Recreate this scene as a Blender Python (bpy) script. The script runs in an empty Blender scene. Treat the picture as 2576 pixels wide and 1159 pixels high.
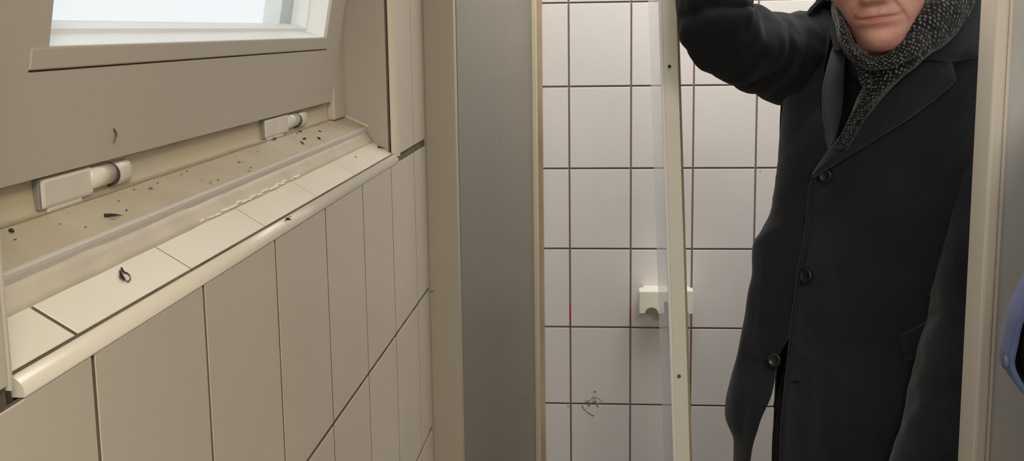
import bpy, bmesh, math, random
from mathutils import Vector, Matrix, noise
random.seed(7)
C = bpy.context.scene.collection
PI = math.pi
# ------------------------------------------------------------------ camera model (solved from the tile grid)
YAW, PIT, ROL, F, PX, PY = 0.08928, -0.15622, 0.01381, 2817.034, 1288.0, 518.08
H = 1.55                                   # camera height above the floor
CAM = Matrix.Rotation(YAW, 3, 'Z') @ Matrix.Rotation(PIT, 3, 'X') @ Matrix.Rotation(ROL, 3, 'Y')
def ray(x, y): return CAM @ Vector(((x-PX)/F, 1, (PY-y)/F))
def atY(x, y, Y): r = ray(x, y); return r*(Y/r.y)
def atX(x, y, X): r = ray(x, y); return r*(X/r.x)
def atZ(x, y, Z): r = ray(x, y); return r*(Z/r.z)
cam = bpy.data.cameras.new('camera'); co = bpy.data.objects.new('camera', cam); C.objects.link(co)
cam.sensor_width = 36; cam.lens = 36*F/2576; cam.shift_y = (PY-579.5)/2576; cam.clip_start = .01
m4 = Matrix((CAM.col[0], CAM.col[2], -CAM.col[1])).transposed().to_4x4()
co.matrix_world = m4
bpy.context.scene.camera = co

# ------------------------------------------------------------------ materials
def mat(name, col, rough=.5, metal=0, var=0, vscale=8, bump=0, bscale=60, spec=.5, sheen=0, coat=0, trans=0, alpha=1, detail=3, col2=None, stretch=None):
    m = bpy.data.materials.new(name); m.use_nodes = True
    n, l = m.node_tree.nodes, m.node_tree.links; b = n['Principled BSDF']
    b.inputs['Base Color'].default_value = (*col, 1); b.inputs['Roughness'].default_value = rough
    b.inputs['Metallic'].default_value = metal; b.inputs['Specular IOR Level'].default_value = spec
    b.inputs['Sheen Weight'].default_value = sheen; b.inputs['Coat Weight'].default_value = coat
    b.inputs['Transmission Weight'].default_value = trans; b.inputs['Alpha'].default_value = alpha
    tc = n.new('ShaderNodeTexCoord'); vec = tc.outputs['Object']
    if stretch:
        mp = n.new('ShaderNodeMapping'); mp.inputs['Scale'].default_value = stretch; l.new(vec, mp.inputs['Vector']); vec = mp.outputs['Vector']
    if var:
        t = n.new('ShaderNodeTexNoise'); t.inputs['Scale'].default_value = vscale; t.inputs['Detail'].default_value = detail
        l.new(vec, t.inputs['Vector'])
        r = n.new('ShaderNodeValToRGB'); r.color_ramp.elements[0].position = .35; r.color_ramp.elements[1].position = .68
        c2 = col2 or tuple(c*(1-var) for c in col)
        r.color_ramp.elements[0].color = (*c2, 1); r.color_ramp.elements[1].color = (*col, 1)
        l.new(t.outputs['Fac'], r.inputs['Fac']); l.new(r.outputs['Color'], b.inputs['Base Color'])
    if bump:
        t = n.new('ShaderNodeTexNoise'); t.inputs['Scale'].default_value = bscale; t.inputs['Detail'].default_value = 4
        l.new(vec, t.inputs['Vector'])
        q = n.new('ShaderNodeBump'); q.inputs['Strength'].default_value = bump; q.inputs['Distance'].default_value = .002
        l.new(t.outputs['Fac'], q.inputs['Height']); l.new(q.outputs['Normal'], b.inputs['Normal'])
    return m
M = {}
M['tile_cream'] = mat('glazed cream tile', (.56, .49, .39), .34, var=.05, vscale=5, bump=.05, bscale=25)
M['grout_brown'] = mat('brown grout', (.17, .13, .085), .9, var=.4, vscale=25)
M['tile_white'] = mat('glazed white tile', (.70, .672, .635), .33, var=.04, vscale=4, bump=.04, bscale=14)
M['sill_tile'] = mat('sill tile', (.74, .69, .56), .3, var=.06, vscale=14)
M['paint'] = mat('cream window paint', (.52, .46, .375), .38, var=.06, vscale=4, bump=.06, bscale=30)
M['paint_dirty'] = mat('dirty yellowed paint', (.48, .425, .315), .5, var=.3, vscale=26, col2=(.43, .36, .235), bump=.2, bscale=80)
M['paint_yellow'] = mat('yellowed paint', (.47, .415, .31), .5, var=.2, vscale=18, col2=(.50, .415, .26))
M['highlight_strip'] = mat('cream painted nosing', (.52, .475, .40), .4)
M['caulk'] = mat('yellowed sealant', (.56, .49, .365), .45, var=.15, vscale=20, bump=.3, bscale=60)
M['caulk_light'] = mat('smeared pale sealant', (.75, .67, .53), .4)
M['trim'] = mat('cream plastic trim', (.62, .56, .45), .28)
M['reveal'] = mat('shaded cream reveal', (.40, .35, .285), .5, var=.05, vscale=4)  # darker copy of the window paint, shade put into colour against the lamp
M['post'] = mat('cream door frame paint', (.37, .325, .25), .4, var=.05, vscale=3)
M['post_lit'] = mat('lit cream frame', (.84, .77, .66), .3)  # frame cream made paler, the light on this post put into its colour
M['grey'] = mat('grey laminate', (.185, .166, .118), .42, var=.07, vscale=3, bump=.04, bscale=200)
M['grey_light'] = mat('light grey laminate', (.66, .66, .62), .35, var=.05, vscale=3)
M['batten'] = mat('cream batten', (.50, .44, .32), .45, var=.05)
M['wood'] = mat('bare worn wood', (.44, .34, .22), .7, var=.5, vscale=9, col2=(.22, .16, .09), stretch=(1, 1, .25))
M['plastic'] = mat('cream plastic', (.80, .78, .66), .35)
M['hinge'] = mat('off white hinge paint', (.68, .62, .52), .3, var=.08, vscale=30)
M['hinge_dark'] = mat('dark hinge gap', (.06, .05, .035), .8)
M['hinge_side'] = mat('grey hinge side', (.22, .21, .17), .5)
M['alu'] = mat('cream coated profile', (.84, .79, .68), .3)
M['gasket'] = mat('white gasket', (.9, .88, .86), .35)
M['black'] = mat('black', (.01, .01, .01), .6)
M['bug'] = mat('dead insect', (.035, .025, .015), .7, var=.5, vscale=300)
M['bug_brown'] = mat('brown fleck', (.20, .14, .08), .8, var=.4, vscale=300)
M['dust'] = mat('grey dust', (.33, .29, .23), 1)
M['floor'] = mat('grey floor', (.22, .21, .2), .5, var=.2)
M['ceil'] = mat('white ceiling', (.8, .79, .76), .9)
M['white_frame'] = mat('white outer frame', (.85, .87, .87), .4)
M['coat'] = mat('charcoal wool', (.0145, .0160, .0215), .85, var=.35, vscale=7, bump=.5, bscale=900, sheen=.25, spec=.2)
M['coat_shaded'] = mat('shaded charcoal wool', (.008, .0085, .0095), .9, var=.2, vscale=7, bump=.5, bscale=900, sheen=.08, spec=.15)  # same coat wool, darkened so the colour carries the shade
M['lining'] = mat('black lining', (.004, .004, .005), .8)
M['sweater'] = mat('black knit', (.006, .004, .005), .95)
M['button'] = mat('black button', (.012, .012, .014), .22, spec=.6)
M['trousers'] = mat('dark trousers', (.008, .008, .010), .9)
M['shoe'] = mat('black leather', (.01, .01, .01), .3)
M['hair'] = mat('grey hair', (.32, .30, .28), .7, var=.4, vscale=90)
M['navy'] = mat('blue jacket cloth', (.075, .10, .235), .8, var=.2, vscale=20, sheen=.2)
M['maroon'] = mat('dark maroon shirt', (.02, .006, .009), .9)
M['snap'] = mat('blue snap', (.07, .085, .15), .4)
M['eye'] = mat('eye white', (.7, .68, .65), .2)

def tile_grout_back():
    m = mat('grey brown grout', (.20, .165, .14), .9)
    n, l = m.node_tree.nodes, m.node_tree.links; b = n['Principled BSDF']
    g = n.new('ShaderNodeNewGeometry'); sx = n.new('ShaderNodeSeparateXYZ'); l.new(g.outputs['Position'], sx.inputs[0])
    # reddish residue in the joints, patchy
    t = n.new('ShaderNodeTexNoise'); t.inputs['Scale'].default_value = 5; l.new(g.outputs['Position'], t.inputs['Vector'])
    r = n.new('ShaderNodeValToRGB'); r.color_ramp.elements[0].position = .5; r.color_ramp.elements[1].position = .62
    l.new(t.outputs['Fac'], r.inputs['Fac'])
    mx = n.new('ShaderNodeMix'); mx.data_type = 'RGBA'
    mx.inputs[6].default_value = (.20, .17, .14, 1); mx.inputs[7].default_value = (.27, .15, .13, 1)
    l.new(r.outputs['Color'], mx.inputs[0]); l.new(mx.outputs[2], b.inputs['Base Color'])
    return m
M['grout_back'] = tile_grout_back()
M['grout_red'] = mat('red stained grout', (.42, .035, .04), .8, var=.3, vscale=40)

def glass(name, tint, haze, hazecol):
    m = bpy.data.materials.new(name); m.use_nodes = True
    n, l = m.node_tree.nodes, m.node_tree.links; n.clear()
    o = n.new('ShaderNodeOutputMaterial'); tr = n.new('ShaderNodeBsdfTransparent'); tr.inputs[0].default_value = (*tint, 1)
    df = n.new('ShaderNodeBsdfDiffuse'); df.inputs[0].default_value = (*hazecol, 1)
    tl = n.new('ShaderNodeBsdfTranslucent'); tl.inputs[0].default_value = (*hazecol, 1)
    ad = n.new('ShaderNodeMixShader'); ad.inputs[0].default_value = .5; l.new(df.outputs[0], ad.inputs[1]); l.new(tl.outputs[0], ad.inputs[2])
    mx = n.new('ShaderNodeMixShader'); mx.inputs[0].default_value = haze; l.new(tr.outputs[0], mx.inputs[1]); l.new(ad.outputs[0], mx.inputs[2])
    gl = n.new('ShaderNodeBsdfGlossy'); gl.inputs['Roughness'].default_value = .08
    m2 = n.new('ShaderNodeMixShader'); m2.inputs[0].default_value = .05; l.new(mx.outputs[0], m2.inputs[1]); l.new(gl.outputs[0], m2.inputs[2])
    l.new(m2.outputs[0], o.inputs[0]); return m
M['glass_window'] = glass('window glass', (.95, .97, .97), .06, (.9, .92, .92))
M['acrylic'] = glass('hazy acrylic', (.98, .98, .99), .30, (.95, .95, .97))

def scarf_mat():
    m = mat('dotted scarf', (.006, .006, .006), .95, sheen=.2, spec=.1)
    n, l = m.node_tree.nodes, m.node_tree.links; b = n['Principled BSDF']
    uv = n.new('ShaderNodeUVMap'); mp = n.new('ShaderNodeMapping'); l.new(uv.outputs[0], mp.inputs[0])
    mp.inputs['Rotation'].default_value = (0, 0, .5)
    v = n.new('ShaderNodeTexVoronoi'); v.inputs['Scale'].default_value = 185; v.inputs['Randomness'].default_value = .35
    l.new(mp.outputs[0], v.inputs['Vector'])
    r = n.new('ShaderNodeValToRGB'); r.color_ramp.elements[0].position = .22; r.color_ramp.elements[1].position = .40
    r.color_ramp.elements[0].color = (.13, .135, .13, 1); r.color_ramp.elements[1].color = (.007, .007, .007, 1)
    l.new(v.outputs['Distance'], r.inputs[0]); l.new(r.outputs[0], b.inputs['Base Color'])
    q = n.new('ShaderNodeBump'); q.inputs['Strength'].default_value = .6; q.inputs['Distance'].default_value = .0015; q.invert = True
    l.new(v.outputs['Distance'], q.inputs['Height']); l.new(q.outputs[0], b.inputs['Normal'])
    return m
M['scarf'] = scarf_mat()
def skin_mat():
    m = bpy.data.materials.new('skin'); m.use_nodes = True
    n, l = m.node_tree.nodes, m.node_tree.links; b = n['Principled BSDF']
    tc = n.new('ShaderNodeTexCoord')
    t = n.new('ShaderNodeTexNoise'); t.inputs['Scale'].default_value = 26; t.inputs['Detail'].default_value = 4; l.new(tc.outputs['Object'], t.inputs['Vector'])
    r = n.new('ShaderNodeValToRGB'); r.color_ramp.elements[0].position = .35; r.color_ramp.elements[1].position = .65
    r.color_ramp.elements[0].color = (.56, .26, .205, 1); r.color_ramp.elements[1].color = (.66, .355, .28, 1)
    l.new(t.outputs['Fac'], r.inputs[0])
    a = n.new('ShaderNodeAttribute'); a.attribute_name = 'lip'
    mx = n.new('ShaderNodeMix'); mx.data_type = 'RGBA'; l.new(a.outputs['Fac'], mx.inputs[0]); l.new(r.outputs[0], mx.inputs[6]); mx.inputs[7].default_value = (.50, .20, .18, 1)
    l.new(mx.outputs[2], b.inputs['Base Color']); b.inputs['Roughness'].default_value = .48
    b.inputs['Subsurface Weight'].default_value = .12; b.inputs['Subsurface Radius'].default_value = (.012, .005, .003); b.inputs['Subsurface Scale'].default_value = .6
    t2 = n.new('ShaderNodeTexNoise'); t2.inputs['Scale'].default_value = 420; t2.inputs['Detail'].default_value = 3; l.new(tc.outputs['Object'], t2.inputs['Vector'])
    q = n.new('ShaderNodeBump'); q.inputs['Strength'].default_value = .25; q.inputs['Distance'].default_value = .0008
    l.new(t2.outputs['Fac'], q.inputs['Height']); l.new(q.outputs[0], b.inputs['Normal'])
    return m
M['skin'] = skin_mat()

# ------------------------------------------------------------------ builders
def link(name, me, mats, parent=None, smooth=False):
    o = bpy.data.objects.new(name, me); C.objects.link(o)
    for m in (mats if isinstance(mats, (list, tuple)) else [mats]): me.materials.append(M[m])
    if smooth:
        for p in me.polygons: p.use_smooth = True
    if parent: o.parent = parent; o.matrix_parent_inverse = parent.matrix_basis.inverted()
    return o
def from_bm(name, bm, mats, parent=None, smooth=False, recalc=True):
    if recalc: bmesh.ops.recalc_face_normals(bm, faces=bm.faces)
    me = bpy.data.meshes.new(name); bm.to_mesh(me); bm.free()
    return link(name, me, mats, parent, smooth)
def box(bm, x0, x1, y0, y1, z0, z1, bev=0, mi=0):
    vs = [bm.verts.new((x, y, z)) for x in (x0, x1) for y in (y0, y1) for z in (z0, z1)]
    fs = [bm.faces.new([vs[i] for i in f]) for f in ((0,1,3,2),(4,6,7,5),(0,4,5,1),(2,3,7,6),(0,2,6,4),(1,5,7,3))]
    for f in fs: f.material_index = mi
    if bev:
        es = list({e for f in fs for e in f.edges})
        bmesh.ops.bevel(bm, geom=es, offset=bev, segments=2, profile=.5, affect='EDGES', clamp_overlap=True)
def obox(name, b, mats, parent=None, bev=.0005):
    bm = bmesh.new(); box(bm, *b, bev); return from_bm(name, bm, mats, parent)
def empty(name, loc):
    o = bpy.data.objects.new(name, None); C.objects.link(o); o.location = loc; o.empty_display_size = .05; return o
def tag(o, label, cat, group=None):
    o['label'] = label; o['category'] = cat
    if group: o['group'] = group
    return o
def struct(o, label=None):
    o['kind'] = 'structure'
    if label: o['label'] = label
    return o
def extrude_profile(name, prof, y0, y1, mats, parent=None, closed=True, n=1, smooth=False, wob=0):
    """profile in (X, Z) pushed along Y"""
    bm = bmesh.new(); rings = []
    for i in range(n+1):
        y = y0+(y1-y0)*i/n
        rings.append([bm.verts.new((x+wob*noise.noise(Vector((y*25, k*3.1, 0))), y, z+wob*noise.noise(Vector((y*25, k*3.1, 9))))) for k, (x, z) in enumerate(prof)])
    N = len(prof)
    for a, b in zip(rings, rings[1:]):
        for k in range(N if closed else N-1):
            bm.faces.new((a[k], a[(k+1)%N], b[(k+1)%N], b[k]))
    if closed: bm.faces.new(rings[0]); bm.faces.new(rings[-1])
    return from_bm(name, bm, mats, parent, smooth)
def cr(pts, t):
    """Catmull-Rom through tuples, t in 0..1"""
    n = len(pts)-1; s = min(max(t, 0), 1)*n; i = min(int(s), n-1); u = s-i
    g = lambda k: pts[min(max(k, 0), n)]
    p0, p1, p2, p3 = g(i-1), g(i), g(i+1), g(i+2)
    return tuple(.5*(2*b+(c-a)*u+(2*a-5*b+4*c-d)*u*u+(3*b-a-3*c+d)*u**3) for a, b, c, d in zip(p0, p1, p2, p3))
def lerp_tab(tab, x):
    """tab sorted by first item; smooth-ish interpolation of the rest"""
    if x <= tab[0][0]: return tab[0][1:]
    if x >= tab[-1][0]: return tab[-1][1:]
    for i in range(len(tab)-1):
        a, b = tab[i], tab[i+1]
        if a[0] <= x <= b[0]:
            u = (x-a[0])/(b[0]-a[0])
            p0 = tab[i-1] if i else a; p3 = tab[i+2] if i+2 < len(tab) else b
            out = []
            for k in range(1, len(a)):
                m1 = (b[k]-p0[k])/max(b[0]-p0[0], 1e-9)*(b[0]-a[0]); m2 = (p3[k]-a[k])/max(p3[0]-a[0], 1e-9)*(b[0]-a[0])
                out.append((2*u**3-3*u*u+1)*a[k]+(u**3-2*u*u+u)*m1+(-2*u**3+3*u*u)*b[k]+(u**3-u*u)*m2)
            return tuple(out)
def sweep(name, pts, rad, mats, parent=None, n=60, seg=28, flat=(1, 1), up=Vector((0, 0, 1)), disp=None, cap=True, uvs=1.0, closed=False):
    """tube through pts (Vectors) with radii list; flat=(side, up) scale; disp(t, ang, p, nrm)->offset"""
    bm = bmesh.new(); uvl = bm.loops.layers.uv.new('UVMap')
    P = [Vector(cr([tuple(p) for p in pts], i/n)) for i in range(n+1)]
    R = [cr([(r,) if not isinstance(r, tuple) else r for r in rad], i/n) for i in range(n+1)]
    rings = []; L = 0; Ls = []; pr = None
    for i, p in enumerate(P):
        t = (P[min(i+1, n)]-P[max(i-1, 0)]).normalized()
        if pr is None: s = t.cross(up).normalized()
        else:
            s = (pr-t*pr.dot(t)).normalized()
        pr = s; w = s.cross(t).normalized()
        if i: L += (P[i]-P[i-1]).length
        Ls.append(L); ring = []
        for k in range(seg):
            a = 2*PI*k/seg; r = R[i]
            rx, ry = (r[0]*flat[0], r[0]*flat[1]) if len(r) == 1 else r
            d = s*math.cos(a)*rx+w*math.sin(a)*ry
            q = p+d
            if disp: q += d.normalized()*disp(i/n, a, q)
            ring.append(bm.verts.new(q))
        rings.append(ring)
    per = 2*PI*sum(r[0] for r in R)/len(R)
    for i in range(n):
        for k in range(seg):
            f = bm.faces.new((rings[i][k], rings[i][(k+1)%seg], rings[i+1][(k+1)%seg], rings[i+1][k]))
            for lp, (uu, vv) in zip(f.loops, ((k, i), (k+1, i), (k+1, i+1), (k, i+1))): lp[uvl].uv = (uu/seg*per*uvs, Ls[vv]*uvs)
    if cap: bm.faces.new(rings[0]); bm.faces.new(rings[-1])
    return from_bm(name, bm, mats, parent, True)
def grid_sheet(name, fn, nu, nv, mats, parent=None, thick=.004, uvscale=None, offset=-1):
    """surface fn(u,v)->Vector, solidified"""
    bm = bmesh.new(); uvl = bm.loops.layers.uv.new('UVMap')
    V = [[bm.verts.new(fn(i/nu, j/nv)) for i in range(nu+1)] for j in range(nv+1)]
    for j in range(nv):
        for i in range(nu):
            f = bm.faces.new((V[j][i], V[j][i+1], V[j+1][i+1], V[j+1][i]))
            if uvscale:
                for lp, (a, b) in zip(f.loops, ((i, j), (i+1, j), (i+1, j+1), (i, j+1))): lp[uvl].uv = (a/nu*uvscale[0], b/nv*uvscale[1])
    me = bpy.data.meshes.new(name); bm.to_mesh(me); bm.free()
    o = link(name, me, mats, parent, True)
    if thick:
        s = o.modifiers.new('thickness', 'SOLIDIFY'); s.thickness = thick; s.offset = offset
    return o

# ------------------------------------------------------------------ tiled walls
def tiles(bm, O, U, V, N, us, vs, gap, t=.003, bev=.0006, mi=0):
    """tiles between consecutive grid lines us, vs ; O origin, U/V in-plane axes, N outward"""
    for u0, u1 in us:
        for v0, v1 in vs:
            a, b, c, d = u0+gap/2, u1-gap/2, v0+gap/2, v1-gap/2
            def q(u, v, n): return bm.verts.new(O+U*u+V*v+N*n)
            o = [q(a, c, -t), q(b, c, -t), q(b, d, -t), q(a, d, -t)]
            p = [q(a, c, -bev*.6), q(b, c, -bev*.6), q(b, d, -bev*.6), q(a, d, -bev*.6)]
            r = [q(a+bev, c+bev, 0), q(b-bev, c+bev, 0), q(b-bev, d-bev, 0), q(a+bev, d-bev, 0)]
            fs = [bm.faces.new(r)]
            for k in range(4):
                fs.append(bm.faces.new((o[k], o[(k+1)%4], p[(k+1)%4], p[k]))); fs.append(bm.faces.new((p[k], p[(k+1)%4], r[(k+1)%4], r[k])))
            for q_, f in enumerate(fs): f.material_index = 1 if q_ % 2 else mi
def spans(g): return list(zip(g, g[1:]))
FL, CE = -H, .95
XL, Y0C, Z0 = -.25068, .5063, -.1518
# left wall
bm = bmesh.new()
colsY = [Y0C+.15*k for k in range(-12, 7)]+[1.5]
rowsZ = [Z0-.1995*k for k in range(7, -1, -1)]
rowsZ[0] = FL
Xv, Yv, Zv = Vector((1, 0, 0)), Vector((0, 1, 0)), Vector((0, 0, 1))
tiles(bm, Vector((XL, 0, 0)), Yv, Zv, Xv, spans(colsY), spans(rowsZ), .0034)
up = [-.1455+.2*k for k in range(0, 6)]; up[-1] = CE
tiles(bm, Vector((XL, 0, 0)), Yv, Zv, Xv, [(1.310, 1.4063), (1.4063, 1.5)], spans(up), .0028)
tiles(bm, Vector((XL, 0, 0)), Yv, Zv, Xv, [(a, min(b, .431)) for a, b in spans(colsY) if a < .40], spans(up), .0028)
g = XL-.0022
box(bm, XL-.12, g, -1.3, .431, Z0-.004, CE, mi=1)          # grout + wall body around the window recess
box(bm, XL-.12, g, 1.3095, 1.5, Z0-.004, CE, mi=1)
box(bm, XL-.12, g, -1.3, 1.5, FL, Z0-.004, mi=1)
box(bm, XL-.12, g, .431, 1.3095, .80, CE, mi=1)
tiles(bm, Vector((XL, 0, 0)), Yv, Zv, Xv, [(.431, 1.3095)], [(.80, CE)], .0028)
struct(from_bm('wall_left', bm, ['tile_cream', 'grout_brown']), 'cream tiled wall beneath and around the window')
# back wall of the cubicle
YB, XB, ZB = 2.73012, -.10192, .06133
bm = bmesh.new()
cx = [-.1720, XB]+[XB+.15*k for k in range(1, 8)]; rz = sorted([ZB-.2*k for k in range(-4, 8)]+[FL, CE])
tiles(bm, Vector((0, YB, 0)), Xv, Zv, -Yv, spans(cx), spans(rz), .0044, bev=.0009)
box(bm, -.40, 1.10, YB+.0026, YB+.1, FL, CE, mi=1)
for X_, za, zb in ((XB, ZB-.74, ZB-.8), (XB+.15, ZB-.745, ZB-.8)):
    box(bm, X_-.0019, X_+.0019, YB+.0012, YB+.0028, zb, za, mi=2)
struct(from_bm('wall_back', bm, ['tile_white', 'grout_back', 'grout_red']), 'white tiled rear wall of the cubicle with dark joints')
# right side of the cubicle, tiled too
bm = bmesh.new()
tiles(bm, Vector((1.0, 0, 0)), Yv, Zv, -Xv, spans([1.62+.1585*k for k in range(8)]), spans(rz), .0044, bev=.0009)
box(bm, 1.0026, 1.1, 1.57, YB+.0026, FL, CE, mi=1)
struct(from_bm('wall_right', bm, ['tile_white', 'grout_back']), 'white tiled side wall of the cubicle')
# grey side panel of the cubicle: one board from the door frame to the rear wall
bm = bmesh.new()
pa, pb = Vector((-.2085, 1.525)), Vector((-.1885, 2.7))
def slab(bm, a, b, t, z0, z1, mi=0):
    d = (b-a).normalized(); nrm = Vector((-d.y, d.x))*t
    q = [a, b, b+nrm, a+nrm]
    lo = [bm.verts.new((p.x, p.y, z0)) for p in q]; hi = [bm.verts.new((p.x, p.y, z1)) for p in q]
    fs = [bm.faces.new(lo), bm.faces.new(hi)]+[bm.faces.new((lo[k], lo[(k+1)%4], hi[(k+1)%4], hi[k])) for k in range(4)]
    for f in fs: f.material_index = mi
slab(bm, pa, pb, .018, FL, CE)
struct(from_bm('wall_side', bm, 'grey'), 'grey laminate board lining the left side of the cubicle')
# batten + bare wood strip closing the joint board / tiles
def vstrip(name, xl, xr, yf, yb, mats, parent=None, z0=FL, z1=CE, bev=.0015):
    return obox(name, (xl, xr, yf, yb, z0, z1), mats, parent, bev)
t4 = empty('trim_4', (-.18, 2.71, FL)); struct(t4, 'cream corner batten with a bare wooden strip')
vstrip('batten', -.1905, -.1765, 2.69, 2.712, 'batten', t4, bev=.003)
vstrip('wood_strip', -.1775, -.1655, 2.712, 2.7265, 'wood', t4, bev=.001)
# floor and ceiling, room around the camera
struct(obox('floor', (-.5, 2.0, -1.4, 2.9, FL-.1, FL), 'floor', bev=0), 'grey floor')
struct(obox('ceiling', (-.5, 2.0, -1.4, 2.9, CE, CE+.1), 'ceil', bev=0), 'white ceiling')
struct(obox('wall_far_right', (1.9, 2.0, -1.4, 1.5, FL, CE), 'ceil', bev=0), 'white wall out of view at the right')
struct(obox('wall_behind', (-.37, 1.9, -1.4, -1.3, FL, CE), 'ceil', bev=0), 'white wall behind the viewer')

# door opening in the partition (plane Y = 1.5)
d1 = empty('door_1', (.14, 1.5, FL)); struct(d1, 'cream door frame of the cubicle')
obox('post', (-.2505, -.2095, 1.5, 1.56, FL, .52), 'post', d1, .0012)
obox('post', (.4885, .5045, 1.492, 1.56, FL, .52), 'post_lit', d1, .004)
obox('cover_strip', (.5052, .5105, 1.4955, 1.505, FL, .52), 'post_lit', d1, .002)
obox('header', (-.2095, .4885, 1.5, 1.56, .46, .52), 'post', d1, .0012)
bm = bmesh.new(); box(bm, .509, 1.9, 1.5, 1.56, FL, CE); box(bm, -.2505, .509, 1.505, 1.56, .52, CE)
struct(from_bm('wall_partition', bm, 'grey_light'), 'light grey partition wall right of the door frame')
# hollow behind left post: closes the corner to the left wall
struct(obox('wall_corner', (-.37, -.2300, 1.5605, 2.73, FL, CE), 'ceil', bev=0), 'wall behind the grey board')

# ------------------------------------------------------------------ window
YR0, YR1 = .440, 1.300
w1 = empty('window_1', (-.30, .87, -.14)); struct(w1, 'open bottom-hinged cream window in its tiled recess')
# bullnose edge trims
def quarter(cx, cz, r, a0, a1, n=8): return [(cx+r*math.cos(a0+(a1-a0)*i/n), cz+r*math.sin(a0+(a1-a0)*i/n)) for i in range(n+1)]
pr = quarter(-.2590, -.1520, .0088, 0, 1.22, 10)+[(-.2575, -.1455), (-.2590, -.1530), (-.2502, -.1530)]
t1 = struct(extrude_profile('trim_1', pr, .4415, 1.3015, 'trim', n=1), 'cream rounded edge strip along the sill')
for p in t1.data.polygons:
    p.use_smooth = len(p.vertices) == 4 and abs(p.normal.y) < .5
def vtrim(name, yc, sgn):
    bm = bmesh.new(); pts = [(-.2600, yc)]
    for i in range(9):
        a = PI/2*i/8; pts.append((-.2592+.0092*math.sin(a), yc-sgn*.0075*math.cos(a)+sgn*.001))
    pts.append((-.2500, yc+sgn*.001)); 
    lo = [bm.verts.new((x, y, -.1465)) for x, y in pts]; hi = [bm.verts.new((x, y, .80)) for x, y in pts]
    n = len(pts); bm.faces.new(lo); bm.faces.new(hi)
    for k in range(n): bm.faces.new((lo[k], lo[(k+1)%n], hi[(k+1)%n], hi[k]))
    return from_bm(name, bm, 'trim')
struct(vtrim('trim_2', 1.3090, 1), 'cream rounded edge strip up the far side of the recess')
struct(vtrim('trim_3', .4320, -1), 'cream rounded edge strip up the near side of the recess')
# sill tiles (sloping), each seated in grout
zs = lambda x: -.1442+(-.2555-x)*.62
bm = bmesh.new()
SL = [( -.2565, zs(-.2565)), (-.2860, zs(-.2860))]
box_pts = [(-.2562, zs(-.2562)-.0012), (-.300, zs(-.300)-.0012), (-.300, -.19), (-.2562, -.19)]
extrude_profile('sill_bed', box_pts, .437, 1.3095, 'grout_brown', w1)
edges = [.440]+[Y0C+.15*k for k in range(0, 6)]+[1.2995]
for a, b in spans(edges):
    ga, gb = (.0019, .0006)
    if abs(a-Y0C) < .01: ga = .0022
    if abs(b-Y0C) < .01: gb = .0022
    y0, y1 = a+ga*.6, b-gb
    bm = bmesh.new(); ch = .0007
    def S(x, y, d): return bm.verts.new((x+d*.527, y, zs(x)+d*.85))
    xf, xb = -.2578, -.2925; ch = .0004
    lo = [S(xf, y0, -.004), S(xf, y1, -.004), S(xb, y1, -.004), S(xb, y0, -.004)]
    mi_ = [S(xf, y0, -ch), S(xf, y1, -ch), S(xb, y1, -ch), S(xb, y0, -ch)]
    hi = [S(xf-ch, y0+ch, 0), S(xf-ch, y1-ch, 0), S(xb, y1-ch, 0), S(xb, y0+ch, 0)]
    bm.faces.new(lo); bm.faces.new(hi)
    for k in range(4):
        bm.faces.new((lo[k], lo[(k+1)%4], mi_[(k+1)%4], mi_[k])).material_index = 1; bm.faces.new((mi_[k], mi_[(k+1)%4], hi[(k+1)%4], hi[k]))
    from_bm('sill_tile', bm, ['sill_tile', 'grout_brown'], w1)
# sealant fillet between tiles and wooden frame
extrude_profile('sealant', [(-.2795, zs(-.2795)+.0004), (-.2815, zs(-.2815)+.0023), (-.2848, -.1205), (-.2868, -.1165), (-.2900, -.1165), (-.292, -.14), (-.281, -.133)], .438, 1.3, 'caulk', w1, n=90, smooth=True, wob=.0006)
# smeared lump of sealant
bm = bmesh.new()
a_, b_ = (-.2805, .735), (-.2805, .90)
rr = random.Random(3)
for i in range(26):
    y = .742+(.985-.742)*i/25+rr.uniform(-.003, .003); x = -.2812+rr.uniform(-.0012, .0008); r = rr.uniform(.0012, .0026)
    mtx = Matrix.Translation((x, y, zs(x)+.0012))@Matrix.Diagonal((1, 3.2, .55, 1))
    bmesh.ops.create_icosphere(bm, subdivisions=2, radius=r, matrix=mtx)
from_bm('sealant_smear', bm, 'caulk_light', w1, True)
# frame: bottom rail with sloping ledge, rebate face, jambs, head
extrude_profile('bottom_rail', [(-.2870, -.1180), (-.2868, -.1128), (-.2876, -.1112), (-.2890, -.1108), (-.3150, -.0990), (-.3182, -.0965), (-.3190, -.085), (-.3195, -.0770), (-.36, -.0770), (-.36, -.19), (-.291, -.19)], .436, 1.3035, 'paint_dirty', w1, n=24)
extrude_profile('ledge_highlight', [(-.2866, -.1182), (-.2862, -.1140), (-.2864, -.1122), (-.2872, -.1109), (-.2884, -.1104), (-.2898, -.1106), (-.2898, -.1182)], .4375, 1.2995, 'highlight_strip', w1, smooth=False)  # added strip, ridge highlight put into its paler cream
extrude_profile('rebate_strip', [(-.3150, -.0985), (-.3178, -.0955), (-.3184, -.0885), (-.3190, -.0780), (-.3196, -.0775), (-.3196, -.0990)], .4375, 1.3, 'paint_yellow', w1, n=60, smooth=True, wob=.0005)
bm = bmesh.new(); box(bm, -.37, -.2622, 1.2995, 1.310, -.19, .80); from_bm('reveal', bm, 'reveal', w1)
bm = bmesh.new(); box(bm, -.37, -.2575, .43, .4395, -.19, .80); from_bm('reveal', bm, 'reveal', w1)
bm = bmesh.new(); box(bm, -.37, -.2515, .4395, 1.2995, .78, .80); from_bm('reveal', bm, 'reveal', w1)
obox('jamb', (-.37, -.3105, 1.243, 1.2998, -.0985, .78), 'paint', w1, .002)
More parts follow.
